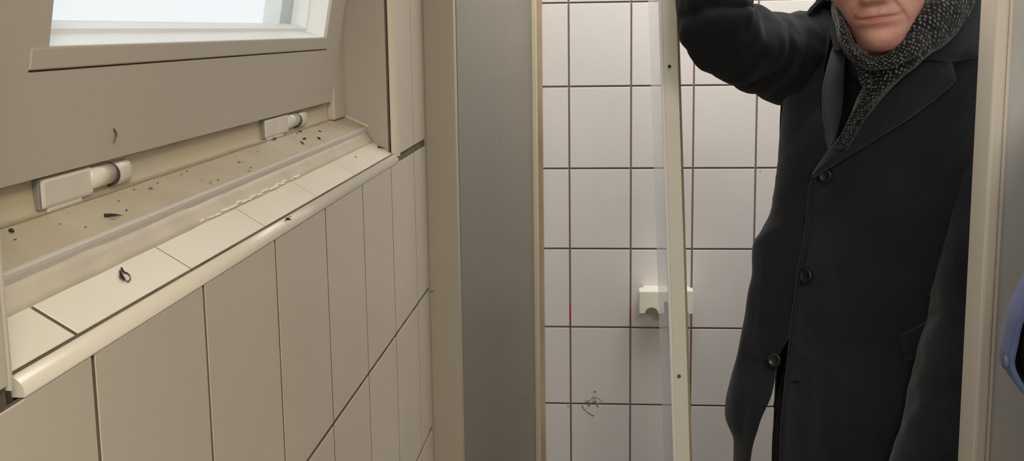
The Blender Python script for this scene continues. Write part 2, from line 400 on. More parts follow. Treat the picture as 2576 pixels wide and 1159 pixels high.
obox('jamb', (-.37, -.3105, .4395, .478, -.0985, .78), 'paint', w1, .002)
obox('head', (-.37, -.3105, .478, 1.243, .70, .78), 'paint', w1, .002)
# fillet of old filler in the far corner of the ledge
bm = bmesh.new()
for i in range(16):
    x = -.3145+.028*i/15; z = -.0975-(x+.3145)*.45; bmesh.ops.create_icosphere(bm, subdivisions=2, radius=.0028, matrix=Matrix.Translation((x, 1.2992, z))@Matrix.Diagonal((1, .7, .7, 1)))
from_bm('sealant', bm, 'caulk', w1, True)

# tilted sash
TS, XS0, ZS0 = .185, -.3125, -.0768
def on_sash(x, y):
    r = ray(x, y); return r*((XS0-TS*ZS0)/(r.x-TS*r.z))
def SP(y, h, d=0):
    """point on the sash: y along, h height up the sash from its lower edge, d depth (+ into room)"""
    L = math.sqrt(1+TS*TS); u = Vector((TS/L, 0, 1/L)); n = Vector((1/L, 0, -TS/L))
    return Vector((XS0, y, ZS0))+u*h+n*d
def hof(p): return (p.z-ZS0)*math.sqrt(1+TS*TS)
OL, OR_ = on_sash(125, 115).y, on_sash(822, 97).y
OB = hof(on_sash(480, 106)); GB = hof(on_sash(480, 148)); OT = .70
SY0, SY1, ST = .470, 1.236, .76
sash = None
def sbox(bm, y0, y1, h0, h1, d0, d1, bev=0, mi=0):
    vs = [bm.verts.new(SP(y, h, d)) for d in (d0, d1) for y in (y0, y1) for h in (h0, h1)]
    fs = [bm.faces.new([vs[i] for i in f]) for f in ((0,1,3,2),(4,6,7,5),(0,4,5,1),(2,3,7,6),(0,2,6,4),(1,5,7,3))]
    for f in fs: f.material_index = mi
    if bev: bmesh.ops.bevel(bm, geom=list({e for f in fs for e in f.edges}), offset=bev, segments=2, affect='EDGES', clamp_overlap=True)
BW = GB  # lower edge of the glazing bead
g0 = .0011
bm = bmesh.new()
# ring: four members with a groove line below the bead
BL, BR = OL-.020, OR_+.0065
sbox(bm, SY0, SY1, 0, GB-g0, -.042, 0)                       # bottom rail
sbox(bm, SY0, BL, GB-g0, ST, -.042, 0)                         # near stile
sbox(bm, BR, SY1, GB-g0, ST, -.042, 0)                         # far stile
sbox(bm, BL, BR, OT+.02, ST, -.042, 0)                              # top rail
sash = from_bm('sash', bm, 'paint', w1)
# glazing bead: lies in the ring, chamfered bright inner faces
def ringbead(name, oy0, oy1, oh0, oh1, prof, mats, parent):
    """prof: list of (inset, depth) closed; rectangle outer (oy0..oy1, oh0..oh1)"""
    bm = bmesh.new(); R = []
    for ins, d in prof:
        y0, y1, h0, h1 = oy0+ins, oy1-ins, oh0+ins, oh1-ins
        R.append([bm.verts.new(SP(*q, d)) for q in ((y0, h0), (y1, h0), (y1, h1), (y0, h1))])
    for i in range(len(R)):
        a, b = R[i], R[(i+1)%len(R)]
        for k in range(4): bm.faces.new((a[k], a[(k+1)%4], b[(k+1)%4], b[k]))
    return from_bm(name, bm, mats, parent)
bw = OB-GB
bm = bmesh.new()
sbox(bm, BL, BR, GB, OB, -.040, .0008, .0008)                       # bottom bead, front face
sbox(bm, BL, OL, OB, OT, -.040, -.0002); sbox(bm, OR_, BR, OB, OT, -.040, -.0002); sbox(bm, BL, BR, OT, OT+.02, -.040, -.0002)
from_bm('glazing_bead', bm, 'paint', sash)
ringbead('glazing_rebate', OL-.0004, OR_+.0004, OB-.0004, OT+.0004, [(0, -.001), (.0035, -.022), (.0065, -.022), (.0085, -.030), (.0085, -.038), (-.0, -.038)], 'white_frame', sash)
bm = bmesh.new(); sbox(bm, OL, OR_, OB, OT, -.0335, -.0305); from_bm('pane', bm, 'glass_window', sash)
ringbead('outer_frame', OL-.012, OR_+.002, OB-.014, OT+.004, [(0, -.044), (.018, -.048), (.018, -.066), (0, -.066)], 'white_frame', w1)
# hinges
def hinge(y0, s):
    h = bmesh.new(); xb = -.3215
    box(h, xb, -.3140, y0, y0+.062*s, -.0958, -.0783, .0022); box(h, xb, -.3150, y0+.006, y0+.048*s, -.0985, -.0950, .0012)
    ho = from_bm('hinge', h, 'hinge', w1, False)
    b = bmesh.new(); bmesh.ops.create_cone(b, cap_ends=True, segments=28, radius1=.0070, radius2=.0070, depth=.030*s, matrix=Matrix.Translation((-.3180, y0+.0735*s, -.0862))@Matrix.Rotation(PI/2, 4, 'X'))
    from_bm('barrel', b, 'hinge', ho, True)
    b = bmesh.new(); bmesh.ops.create_cone(b, cap_ends=True, segments=28, radius1=.0078, radius2=.0078, depth=.0035*s, matrix=Matrix.Translation((-.3183, y0+.0900*s, -.0872))@Matrix.Rotation(PI/2, 4, 'X'))
    from_bm('gap_ring', b, 'hinge_dark', ho)
    b = bmesh.new(); box(b, xb-.002, -.3128, y0+.0920*s, y0+.118*s, -.0952, -.0800, .0045); from_bm('end_cap', b, 'hinge', ho, True)
    b = bmesh.new(); box(b, xb, -.3150, y0-.0030*s, y0-.0002, -.0955, -.0782, .0004); from_bm('side_face', b, 'hinge_side', ho)  # thin grey slab on the near end, darker than the hinge
hinge(.590, 1.0); hinge(.998, 1.2)

# ------------------------------------------------------------------ loose things on ledge, sill and walls
def on_ledge(x, y):
    # ledge plane: z = -.1108 + (-.289-x)*.4538
    r = ray(x, y); k = .4538; c = -.1108-.289*k
    return r*(c/(r.z+k*r.x))
def on_sill(x, y):
    r = ray(x, y); k = .62; c = -.1442-.2555*k
    return r*(c/(r.z+k*r.x))
NL = Vector((.4538, 0, 1)).normalized(); NS = Vector((.62, 0, 1)).normalized()
def blob_chain(name, pts, rad, mats, n, lift=0.0004, parent=None):
    P = [Vector(p)+n*lift for p in pts]
    if len(P) == 2: P = [P[0], (P[0]+P[1])/2, P[1]]; rad = [rad[0], sum(rad)/2, rad[-1]] if len(rad) == 2 else rad
    return sweep(name, P, [q*.72 for q in rad], mats, parent, n=10, seg=8, up=n+Vector((.01, .02, .03)))
def fleck(fn, n, x0, y0, x1, y1, r, m='bug', name='debris_fleck', label=None, grp=None, cat='debris'):
    a, b = fn(x0, y0), fn(x1, y1)
    tp = [r*.9, r*.6, r*.08] if name == 'insect_wing' else None
    o = blob_chain(name, [a, (a+b)/2+n*.0003, b], tp or [r*(.45 if m == 'bug' else .3), r*(1 if m == 'bug' else .7), r*.3], m, n, r*.7)
    tag(o, label or 'small dark fleck of dead insect on the dirty window ledge', cat, grp)
    return o
G1 = 'dark flecks on the window ledge'
w = fleck(on_ledge, NL, 263, 546, 306, 546, .0018, label='long dark pointed insect wing lying on the ledge right of the near hinge', name='insect_wing', cat='insect')
fleck(on_ledge, NL, 272, 551, 291, 553, .0004, 'bug_brown', 'debris_fleck', 'thin brown sliver beside the long dark wing on the ledge', cat='insect')
fleck(on_ledge, NL, 315, 531, 319, 532, .0008, label='round black speck right of the long dark wing on the ledge')
o = fleck(on_ledge, NL, 20, 583, 34, 588, .0016, name='dead_insect', label='dark crumpled dead insect at the near end of the ledge', cat='insect')
fleck(on_ledge, NL, 33, 604, 42, 605, .0006, 'bug_brown', label='short brown fleck just below the crumpled insect at the near end of the ledge')
fleck(on_ledge, NL, 147, 565, 153, 565, .0005, 'bug_brown', grp=G1, label='tiny brown fleck on the window ledge'); fleck(on_ledge, NL, 211, 573, 218, 572, .0006, 'bug_brown', grp=G1, label='tiny brown fleck on the window ledge')
for (x, y, s) in ((298,507,3),(337,478,3),(378,476,6),(396,461,3),(408,546,0),(456,441,2),(470,431,3),(529,461,3),(548,453,3),(601,409,4),(612,407,2),(630,423,3),(626,431,3),(648,382,2),(528,456,1),(505,455,1),(826,317,1),(829,312,1)):
    if s == 0: continue
    fleck(on_ledge, NL, x-s, y, x+s, y+1, .00035+.00012*s, 'bug_brown', grp=G1, label='tiny brown fleck on the window ledge')
NN = 'near the far hinge'
for (a, lab) in (((751,331,759,333,.0009), 'small black fleck just right of the far hinge barrel'),
          ((746,336,749,337,.0008), 'tiny dark dot touching the far hinge barrel on its lower right'),
          ((761,351,770,350,.0013), 'short thick black insect body below the far hinge end cap'),
          ((755,357,765,365,.0009), 'slanting black fleck, lowest of those below the far hinge'),
          ((800,330,808,333,.0009), 'small black fleck right of the far hinge, closer to the rebate'),
          ((798,347,806,353,.0013), 'thick dark insect body on the ledge right of the far hinge, near the ridge'),
          ((811,354,813,355,.0005), 'tiny speck beside the thick dark insect body near the ridge'),
          ((915,309,920,312,.0008), 'small brown fleck in the far corner of the ledge')):
    fleck(on_ledge, NL, *a, label=lab)
fleck(on_ledge, NL, 686, 353, 694, 352, .0024, 'bug_brown', 'debris_clump', 'brown clump of dirt under the far hinge')
# on the sill tiles
fleck(on_sill, NS, 950, 371, 968, 376, .0016, name='insect_wing', label='black pointed wing on the last sill tile by the recess corner', cat='insect')
fleck(on_sill, NS, 939, 351, 943, 354, .0011, label='black speck where the sealant meets the far recess side')
fleck(on_sill, NS, 891, 395, 897, 397, .0010, 'bug_brown', label='small brown fleck on the sill tile next to the last')
fleck(on_sill, NS, 395, 546, 399, 546, .0007, 'bug_brown', label='tiny brown speck on the sealant above the third sill tile')
# spider-like dead insect on the second sill tile: body with curled legs
base = on_sill(311, 697); bug = empty('dead_insect', base); tag(bug, 'curled grey dead insect lying on the second sill tile', 'insect')
blob_chain('body', [on_sill(300, 684), on_sill(304, 697), on_sill(312, 707)], [.0007, .0013, .0009], 'bug', NS, .001, bug)
blob_chain('leg', [on_sill(303, 678), on_sill(309, 688), on_sill(318, 692), on_sill(325, 698)], [.0008, .0009, .0007, .0004], 'bug', NS, .0012, bug)
blob_chain('leg', [on_sill(312, 708), on_sill(320, 711), on_sill(326, 705), on_sill(324, 697)], [.0007, .0006, .0006, .0003], 'bug_brown', NS, .001, bug)
blob_chain('leg', [on_sill(299, 692), on_sill(300, 702), on_sill(309, 710)], [.0003, .0004, .0003], 'bug_brown', NS, .001, bug)
# fly on the edge trim
def on_trim(x, y): return atX(x, y, -.2535)
fb = on_trim(722, 551); fly = empty('fly', fb); tag(fly, 'tiny black fly sitting on the rounded edge strip of the sill', 'insect')
nt = Vector((.8, 0, .6))
blob_chain('body', [on_trim(717, 551), on_trim(722, 551), on_trim(729, 554)], [.0007, .0011, .0009], 'bug', nt, .0008, fly)
blob_chain('wing', [on_trim(722, 549), on_trim(731, 546)], [.0004, .0003], 'bug', nt, .0012, fly)
blob_chain('leg', [on_trim(716, 556), on_trim(722, 552)], [.0003, .0003], 'bug', nt, .0004, fly); blob_chain('leg', [on_trim(728, 558), on_trim(722, 552)], [.0003, .0003], 'bug', nt, .0004, fly)
# scrap on the sash face
nsash = Vector((1, 0, -TS)).normalized()
sc = blob_chain('debris_scrap', [on_sash(284, 322), on_sash(290, 338), on_sash(283, 360)], [.0004, .0012, .0004], 'bug_brown', nsash, .0006)
tag(sc, 'brown angled scrap of insect stuck to the sash above the near hinge', 'debris')
# marks on grey board, post and rear wall
def on_board(x, y):
    r = ray(x, y); d = pb-pa; # solve (r.x s, r.y s) on line pa->pb
    s = (pa.x*d.y-pa.y*d.x)/(r.x*d.y-r.y*d.x); return r*s
nb = Vector((1, 0, 0))
o = blob_chain('debris_scrap', [on_board(1191, 1060), on_board(1187, 1068), on_board(1184, 1076)], [.0006, .0012, .0008], 'bug_brown', nb, .0006)
tag(o, 'small brown scrap stuck to the grey board near its foot in view', 'debris')
o = blob_chain('debris_fleck', [on_board(1165, 467), on_board(1167, 469)], [.0006, .0006], 'bug_brown', nb, .0004); tag(o, 'faint brown dot on the upper half of the grey board', 'debris')
o = blob_chain('debris_fleck', [on_board(1259, 350), on_board(1260, 357)], [.0007, .0007], 'dust', nb, .0001); tag(o, 'pale grey dot high on the grey board', 'debris')
o = blob_chain('debris_fleck', [atY(1076, 734, 1.5003), atY(1092, 732, 1.5003)], [.0009, .0006], 'bug', Vector((0, -1, 0)), .0004); tag(o, 'short dark splinter where a tile joint meets the cream post', 'debris')
nw = Vector((0, -1, 0)); bw_ = lambda x, y: atY(x, y, YB+.0006)
res = empty('residue', bw_(1490, 1015)); tag(res, 'tangle of brown hair and dirt stuck over a joint of the rear wall', 'debris')
rr = random.Random(5)
def strand(pts, r, m='bug_brown'): blob_chain('strand', [bw_(*p) for p in pts], r, m, nw, .0012, res)
strand([(1464,1018), (1468,1026), (1478,1036), (1494,1045)], [.0012, .0010, .0008, .0014])
strand([(1473,1012), (1480,1006), (1483,1014), (1484,1019)], [.0012, .0016, .0022, .001], 'dust')
strand([(1488,1003), (1494,998), (1500,1010), (1505,1022)], [.0008, .0016, .002, .0016], 'dust')
strand([(1490,1012), (1497,1006), (1501,1018)], [.002, .0024, .001], 'dust')
strand([(1496,996), (1508,1002), (1517,1010)], [.0008, .0006, .0006], 'dust')
strand([(1492,984), (1497,983), (1501,982)], [.001, .0022, .0012], 'dust')
strand([(1478,1018), (1484,1019)], [.0014, .0012])
strand([(1470,1004), (1478,1010), (1486,1004), (1490,998)], [.0006, .0005, .0005, .0005], 'dust')
strand([(1426,1017), (1433,1021)], [.0006, .0012], 'dust')
o = blob_chain('debris_fleck', [bw_(1620, 1024), bw_(1621, 1027)], [.001, .0008], 'dust', nw, .0004); tag(o, 'small grey speck under the joint right of the hair tangle', 'debris')
o = blob_chain('debris_fleck', [bw_(1912, 428), bw_(1913, 432)], [.0012, .0010], 'bug_brown', nw, .0004); tag(o, 'small brown speck on the rear wall just left of the coat', 'debris')

# ------------------------------------------------------------------ cream wall bracket (handset holder)
def arch_block(bm, x0, x1, z0, z1, y0, y1, notches):
    """front outline with round notches cut from the bottom, pushed from y0 to y1"""
    pts = [(x0, z1), (x1, z1), (x1, z0)]
    for (c, r) in sorted(notches, reverse=True):
        for i in range(13):
            a = PI*i/12; pts.append((c+r*math.cos(a), z0+r*.95*math.sin(a)))
    pts.append((x0, z0))
    f = [bm.verts.new((x, y0, z)) for x, z in pts]; b = [bm.verts.new((x, y1, z)) for x, z in pts]
    n = len(pts); bm.faces.new(f); bm.faces.new(b)
    for k in range(n): bm.faces.new((f[k], f[(k+1)%n], b[(k+1)%n], b[k]))
pA, pB = atY(1608, 733, 2.655), atY(1744, 790, 2.655)
hb = empty('wall_bracket', (pA.x+.06, YB, pB.z)); tag(hb, 'cream plastic wall bracket with arched notches on the rear tiles behind the shower screen', 'bracket')
bm = bmesh.new(); r_ = .0155; zt, zb_ = pA.z, pB.z
arch_block(bm, pA.x, pA.x+.060, zb_, zt, 2.655, 2.70, [(pA.x+.030, r_)])
bmesh.ops.recalc_face_normals(bm, faces=bm.faces)
bmesh.ops.bevel(bm, geom=[e for e in bm.edges if len(e.link_faces) == 2 and e.calc_face_angle(0) > 1.2], offset=.0015, segments=2, affect='EDGES')
from_bm('clamp', bm, 'plastic', hb)
bm = bmesh.new(); arch_block(bm, pB.x-.045, pB.x, zb_, zt, 2.66, 2.70, [(pB.x-.026, .0145)])
from_bm('clamp', bm, 'plastic', hb)
obox('back_plate', (pA.x+.01, pB.x-.004, 2.699, YB, zb_+.020, zt-.002), 'plastic', hb, .004)
obox('cross_bar', (pA.x+.055, pB.x-.04, 2.665, 2.70, zb_+.026, zt-.0005), 'plastic', hb, .003)

# ------------------------------------------------------------------ leaning shower screen: stile, gasket, acrylic pane
TOPZ, BOTZ = .42, FL+.03
pt, pbm = atY(1681, 0, 1.9), atY(1717, 1159, 1.9)
dz = (pt.x-pbm.x)/(pt.z-pbm.z)
def sx(z): return pt.x+(z-pt.z)*dz
scr = empty('shower_screen', (sx(BOTZ), 1.9, BOTZ)); tag(scr, 'tall leaning hazy acrylic shower screen with a cream edge profile, beside the raised black sleeve', 'shower screen')
def lean_box(name, xo0, xo1, y0, y1, z0, z1, mats, bev=.0006, par=None):
    bm = bmesh.new(); vs = [bm.verts.new((sx(z)+x, y, z)) for x in (xo0, xo1) for y in (y0, y1) for z in (z0, z1)]
    fs = [bm.faces.new([vs[i] for i in f]) for f in ((0,1,3,2),(4,6,7,5),(0,4,5,1),(2,3,7,6),(0,2,6,4),(1,5,7,3))]
    if bev: bmesh.ops.bevel(bm, geom=list({e for f in fs for e in f.edges}), offset=bev, segments=2, affect='EDGES', clamp_overlap=True)
    return from_bm(name, bm, mats, par or scr)
st = lean_box('stile', -.0118, .0130, 1.900, 1.925, BOTZ, TOPZ, 'alu', .0015)
lean_box('profile_side', .0130, .0172, 1.906, 1.922, BOTZ, TOPZ, 'wood')  # side of the profile, set on as a darker strip
lean_box('gasket', -.0162, -.0118, 1.897, 1.908, BOTZ, TOPZ, 'gasket', .001)
def lean_pane():
    bm = bmesh.new()
    a, b = Vector((-.0125, 1.908)), Vector((-.0155, 2.42))
    n = Vector(((b-a).y, -(b-a).x)).normalized()*.003
    q = [a, b, b+n, a+n]
    lo = [bm.verts.new((sx(BOTZ)+p.x, p.y, BOTZ+.01)) for p in q]; hi = [bm.verts.new((sx(TOPZ)+p.x, p.y, TOPZ-.01)) for p in q]
    bm.faces.new(lo); bm.faces.new(hi)
    for k in range(4): bm.faces.new((lo[k], lo[(k+1)%4], hi[(k+1)%4], hi[k]))
    return from_bm('pane', bm, 'acrylic', scr)
lean_pane()
for (x, y, r, m) in ((1684, 167, .0028, 'black'), (1708, 946, .0034, 'bug_brown')):
    c = atY(x, y, 1.8995)
    bm = bmesh.new(); bmesh.ops.create_cone(bm, cap_ends=True, segments=18, radius1=r, radius2=r, depth=.0016, matrix=Matrix.Translation(c)@Matrix.Rotation(PI/2, 4, 'X'))
    from_bm('screw_hole', bm, m, st)

# ------------------------------------------------------------------ people
def skin_chain(pts, edges, root=0, sub=2):
    """pts: list of (Vector, radius)"""
    me = bpy.data.meshes.new('sk'); me.from_pydata([tuple(p) for p, r in pts], edges, []); o = bpy.data.objects.new('sk', me); C.objects.link(o)
    o.modifiers.new('s', 'SKIN'); o.modifiers.new('u', 'SUBSURF').levels = sub
    for i, v in enumerate(me.skin_vertices[0].data):
        r = pts[i][1]; v.radius = r if isinstance(r, tuple) else (r, r); v.use_root = (i == root)
    bpy.context.view_layer.update()
    ev = o.evaluated_get(bpy.context.evaluated_depsgraph_get()); m2 = bpy.data.meshes.new_from_object(ev)
    bpy.data.objects.remove(o); return m2
def hand_parts(wrist, direc, palm_n, side, curl):
    """wrist point, direction of the fingers, palm normal (towards what is held), side = thumb side vector"""
    d = direc.normalized(); n = palm_n.normalized(); s = side.normalized(); out = []
    pm = [(wrist-d*.02, .024), (wrist, .024), (wrist+d*.035, (.036, .016)), (wrist+d*.075, (.040, .014))]
    out.append(skin_chain(pm, [(0, 1), (1, 2), (2, 3)]))
    for i, (off, L) in enumerate(((.030, .072), (.010, .080), (-.010, .075), (-.029, .060))):
        p = wrist+d*.072+s*off; a = 0; ch = [(p-d*.02, .0088), (p, .0092)]; dd = d
        for k, fr in enumerate((.42, .33, .25)):
            a += curl*(.75+.12*i) if k else curl*.6
            dd = (d*math.cos(a)+n*math.sin(a)).normalized(); p = p+dd*L*fr; ch.append((p, .0088-.0008*k))
        out.append(skin_chain(ch, [(j, j+1) for j in range(len(ch)-1)]))
    p = wrist+d*.022+s*.026; ch = [(p-s*.014, .011)]
    for k, (fd, fs, fn, L) in enumerate(((.55, .75, .1, .026), (.75, .5, .45, .030), (.8, .1, .6, .025))):
        p = p+(d*fd+s*fs+n*fn).normalized()*L; ch.append((p, .0105-.001*k))
    out.append(skin_chain(ch, [(j, j+1) for j in range(len(ch)-1)]))
    return out
GAUSS = lambda x, s: math.exp(-.5*(x/s)**2)
HEADTAB = [  # h, front, half width, back, exponent
 (-.075, .046, .048, .060, 2.0), (-.035, .046, .048, .060, 2.0), (-.020, .050, .049, .070, 2.0), (-.008, .066, .047, .080, 2.0), (-.002, .079, .041, .081, 1.95),
 (.006, .089, .040, .083, 1.9), (.018, .0945, .0445, .085, 1.9), (.034, .0945, .0520, .088, 1.95), (.048, .0965, .0590, .091, 2.0), (.070, .0965, .0675, .094, 2.1),
 (.095, .0930, .0715, .097, 2.2), (.118, .0900, .0730, .100, 2.2), (.140, .0930, .0745, .102, 2.15), (.165, .0900, .0755, .102, 2.1), (.190, .0780, .0720, .096, 2.05),
 (.210, .0600, .0600, .080, 2), (.225, .0380, .0420, .056, 2), (.233, .0200, .0230, .030, 2), (.236, .003, .003, .004, 2)]
def face_disp(x, h):
    ax = abs(x); d = 0
    na = lerp_tab([(.062, 0), (.0675, .001), (.071, .011), (.076, .021), (.084, .023), (.095, .0165), (.11, .011), (.125, .006), (.14, .001), (.16, 0)], h)[0]
    ns = lerp_tab([(.065, .0105), (.08, .0105), (.1, .0085), (.13, .009)], h)[0]
    d += na*GAUSS(x, ns)
    d += .0085*GAUSS(ax-.0145, .0052)*GAUSS(h-.0765, .0055)
    d -= .0030*GAUSS(ax-.0215, .0035)*GAUSS(h-.074, .009)
    # muzzle
    d += .0030*GAUSS(x, .026)*GAUSS(h-.05, .02)
    mw = 1/(1+math.exp((ax-.0275)/.0022)); bow = .0016*math.cos(ax/.0285*PI)-.0016 if ax < .03 else -.003
    mh = .0485+bow*.55
    d -= .0052*mw*GAUSS(h-mh, .0016)
    d += .0026*GAUSS(x, .017)*GAUSS(h-(mh+.0052), .0030)
    d += .0042*GAUSS(x, .016)*GAUSS(h-(mh-.0065), .0042)
    d -= .0028*GAUSS(x, .020)*GAUSS(h-.0310, .0045)
    d -= .0012*GAUSS(x, .0030)*GAUSS(h-.0610, .006)
    d -= .0030*GAUSS(ax-.0310, .0035)*GAUSS(h-.0465, .0040)                     # mouth corners
    d += .0062*GAUSS(x, .017)*GAUSS(h-.0135, .0105)                              # chin
    d -= .0012*GAUSS(x, .0030)*GAUSS(h-.0140, .007)
    # nasolabial fold and the roll outside it
    fx = lerp_tab([(.030, .0385), (.045, .0355), (.06, .0290), (.072, .0215), (.08, .0185)], h)[0]
    fold = lerp_tab([(.022, 0), (.035, .5), (.05, 1), (.07, 1), (.08, .3), (.088, 0)], h)[0]
    d -= .0026*fold*GAUSS(ax-fx, .0022); d += .0028*fold*GAUSS(ax-fx-.0075, .0055)
    d -= .0012*GAUSS(ax-.037, .0022)*GAUSS(h-.028, .009)                         # marionette crease
    d -= .011*GAUSS(ax-.032, .0135)*GAUSS(h-.118, .0105); d += .0075*GAUSS(ax-.032, .011)*GAUSS(h-.117, .0075)
    d += .0045*GAUSS(ax-.028, .018)*GAUSS(h-.1385, .006); d += .0040*GAUSS(ax-.047, .014)*GAUSS(h-.098, .012)
    d -= .0030*GAUSS(ax-.048, .010)*GAUSS(h-.060, .018)
    d += .0006*noise.noise(Vector((x*120, h*160, 0)))
    return d
def build_head(bm, T):
    """rings of the head and neck into bm; T maps local -> world; returns the bottom ring"""
    lip = bm.verts.layers.float.get('lip') or bm.verts.layers.float.new('lip')
    hs = [-.035, -.028, -.022, -.016]+[-.012+.0016*i for i in range(66)]+[.0945+.0035*i for i in range(22)]+[.172+.006*i for i in range(9)]+[.224, .229, .233, .2355, .236]
    hs = sorted(hs); seg = 176; rings = []
    for h in hs:
        fr, w, bk, ex = lerp_tab(HEADTAB, h); ring = []
        for k in range(seg):
            t = 2*PI*k/seg; a = t-.62*math.sin(t)                       # dense around a=0 (front)
            c, s = math.cos(a), math.sin(a)
            x = w*math.copysign(abs(s)**(2/ex), s); y = -(fr if c > 0 else bk)*abs(c)**(2/ex)*(1 if c > 0 else -1)
            L = 0
            if c > 0 and -.01 < h < .17:
                y -= face_disp(x, h)*min(1, c*2.2)
                m = .0485; L = (GAUSS(h-(m+.0035), .0028)*GAUSS(x, .019)+GAUSS(h-(m-.0060), .0042)*GAUSS(x, .018))
            v = bm.verts.new(T @ Vector((x, y+max(0, -h-.006)*1.1, h))); v[lip] = min(1, L); ring.append(v)
        rings.append(ring)
    for a, b in zip(rings, rings[1:]):
        for k in range(seg): bm.faces.new((a[k], a[(k+1)%seg], b[(k+1)%seg], b[k]))
    bm.faces.new(rings[-1])
    # ears
    for sg in (-1, 1):
        for (cx_, cz, rx, rz, ry) in ((.0745, .098, .006, .031, .017), (.0790, .100, .004, .033, .010)):
            r = bmesh.ops.create_uvsphere(bm, u_segments=20, v_segments=12, radius=1, matrix=T @ (Matrix.Translation((sg*cx_, .012, cz))@Matrix.Rotation(sg*-.35, 4, 'Z')@Matrix.Diagonal((rx, ry, rz, 1))))
    return rings[0]
def make_body(name, skel, edges, hands, T, neck_cut, neck_axis):
    """continuous body: skinned limbs + hands voxel-joined, then bridged to a detailed head"""
    parts = [skin_chain(skel, edges, 0)]
    for h in hands: parts += hand_parts(*h)
    bm = bmesh.new()
    for p in parts: bm.from_mesh(p); bpy.data.meshes.remove(p)
    me = bpy.data.meshes.new('tmp'); bm.to_mesh(me); bm.free(); o = bpy.data.objects.new('tmp', me); C.objects.link(o)
    r = o.modifiers.new('r', 'REMESH'); r.mode = 'VOXEL'; r.voxel_size = .0045
    bpy.context.view_layer.update()
    m2 = bpy.data.meshes.new_from_object(o.evaluated_get(bpy.context.evaluated_depsgraph_get())); bpy.data.objects.remove(o)
    bm = bmesh.new(); bm.from_mesh(m2)
    bmesh.ops.bisect_plane(bm, geom=bm.verts[:]+bm.edges[:]+bm.faces[:], plane_co=neck_cut, plane_no=neck_axis, clear_outer=False)
    cut = [v for v in bm.verts if (v.co-neck_cut).dot(neck_axis) > 1e-5 and (v.co-neck_cut).length < .16]
    bmesh.ops.delete(bm, geom=cut, context='VERTS')
    be = [e for e in bm.edges if e.is_boundary and (e.verts[0].co-neck_cut).length < .16]
    ring = build_head(bm, T)
    re = [e for e in bm.edges if e.is_boundary and all(v in set(ring) for v in e.verts)]
    try: bmesh.ops.bridge_loops(bm, edges=be+re)
    except Exception as ex: print('bridge failed', ex)
    return from_bm(name, bm, 'skin', None, True)

# --- man in the black coat
# head frame: local x = his left (image right), -y = face, z = up
chin = atY(2215, 124, 1.685)
upv = Vector((-.15, -.12, .975)).normalized()
fwd = Vector((-.32, -1, 0)); fwd = (fwd-upv*fwd.dot(upv)).normalized()
xv = (-fwd).cross(upv).normalized()
HT = Matrix((xv, -fwd, upv)).transposed().to_4x4()
HT = HT @ Matrix.Scale(1.018, 4)
HT.translation = chin - (HT.to_3x3() @ Vector((0, -.088, .002)))
TX, TYc = .525, 1.925                                   # torso axis
sh_r, sh_l = atY(2060, 190, 1.97), Vector((.68, 1.92, -.06))
el_r = atY(1812, 75, 1.775); wr_r = atY(1752, -230, 1.84)
sh_l2 = atY(2480, 120, 1.90); el_l = atY(2462, 800, 1.735); wr_l = atY(2318, 1240, 1.66)
neck0 = Vector((.485, 1.875, -.115))
pel = Vector((.53, 1.95, -.62))
skel = [(pel, (.15, .10)), (Vector((.53, 1.94, -.42)), (.135, .09)), (Vector((.525, 1.93, -.24)), (.14, .09)), (Vector((.50, 1.93, -.15)), (.09, .06)), (neck0, .043), (HT @ Vector((0, .055, -.050)), .042), (HT @ Vector((0, .03, -.005)), .045),
        (sh_r, .045), (el_r, .034), (wr_r, .026), (sh_l, .055), (el_l, .042), (wr_l, .026),
        (Vector((.44, 1.96, -.70)), .085), (Vector((.425, 1.95, -1.08)), .055), (Vector((.42, 1.98, -1.46)), .038), (Vector((.41, 1.86, -1.515)), .032),
        (Vector((.62, 1.96, -.70)), .085), (Vector((.63, 1.93, -1.08)), .055), (Vector((.64, 1.97, -1.46)), .038), (Vector((.63, 1.85, -1.515)), .032)]
edg = [(0, 1), (1, 2), (2, 3), (3, 4), (4, 5), (5, 6), (3, 7), (7, 8), (8, 9), (3, 10), (10, 11), (11, 12), (0, 13), (13, 14), (14, 15), (15, 16), (0, 17), (17, 18), (18, 19), (19, 20)]
grip = Vector((sx(.235), 1.90, .235))
hands = [(wr_r, (grip+Vector((.02, -.02, .0))-wr_r), Vector((-.2, .95, 0)), Vector((-.1, -.2, 1)), .75),
         (wr_l, Vector((-.18, -.1, -1)), Vector((.3, .6, -.1)), Vector((-.7, -.7, .2)), .35)]
cutp = HT @ Vector((0, .045, -.042))
person = make_body('person', skel, edg, hands, HT, cutp, (HT.to_3x3() @ Vector((0, 0, 1))).normalized())
tag(person, 'man in a black wool overcoat and dotted scarf with one arm raised', 'person')
# hair at the sides and crown, brows, eyes (above the frame)
bm = bmesh.new()
for i in range(25):
    ring = []
for sgn in (0,):
    hs_ = [.095+.0062*i for i in range(24)]; R = []
    for h in hs_:
        fr, w_, bk, ex = lerp_tab(HEADTAB, min(h, .2355)); row = []
        a0 = 1.45 if h < .17 else max(.35, 1.45-(h-.17)*28)
        for k in range(61):
            a = a0+(2*PI-2*a0)*k/60; c, s = math.cos(a), math.sin(a)
            off = .006+.0025*noise.noise(Vector((a*14, h*60, 2)))
            x = (w_+off)*math.copysign(abs(s)**(2/ex), s); y = -((fr if c > 0 else bk)+off)*abs(c)**(2/ex)*(1 if c > 0 else -1)
            row.append(bm.verts.new(HT @ Vector((x, y, h+.003))))
        R.append(row)
    for a, b in zip(R, R[1:]):
        for k in range(60): bm.faces.new((a[k], a[k+1], b[k+1], b[k]))
    bm.faces.new(R[-1])
from_bm('hair', bm, 'hair', person, True)
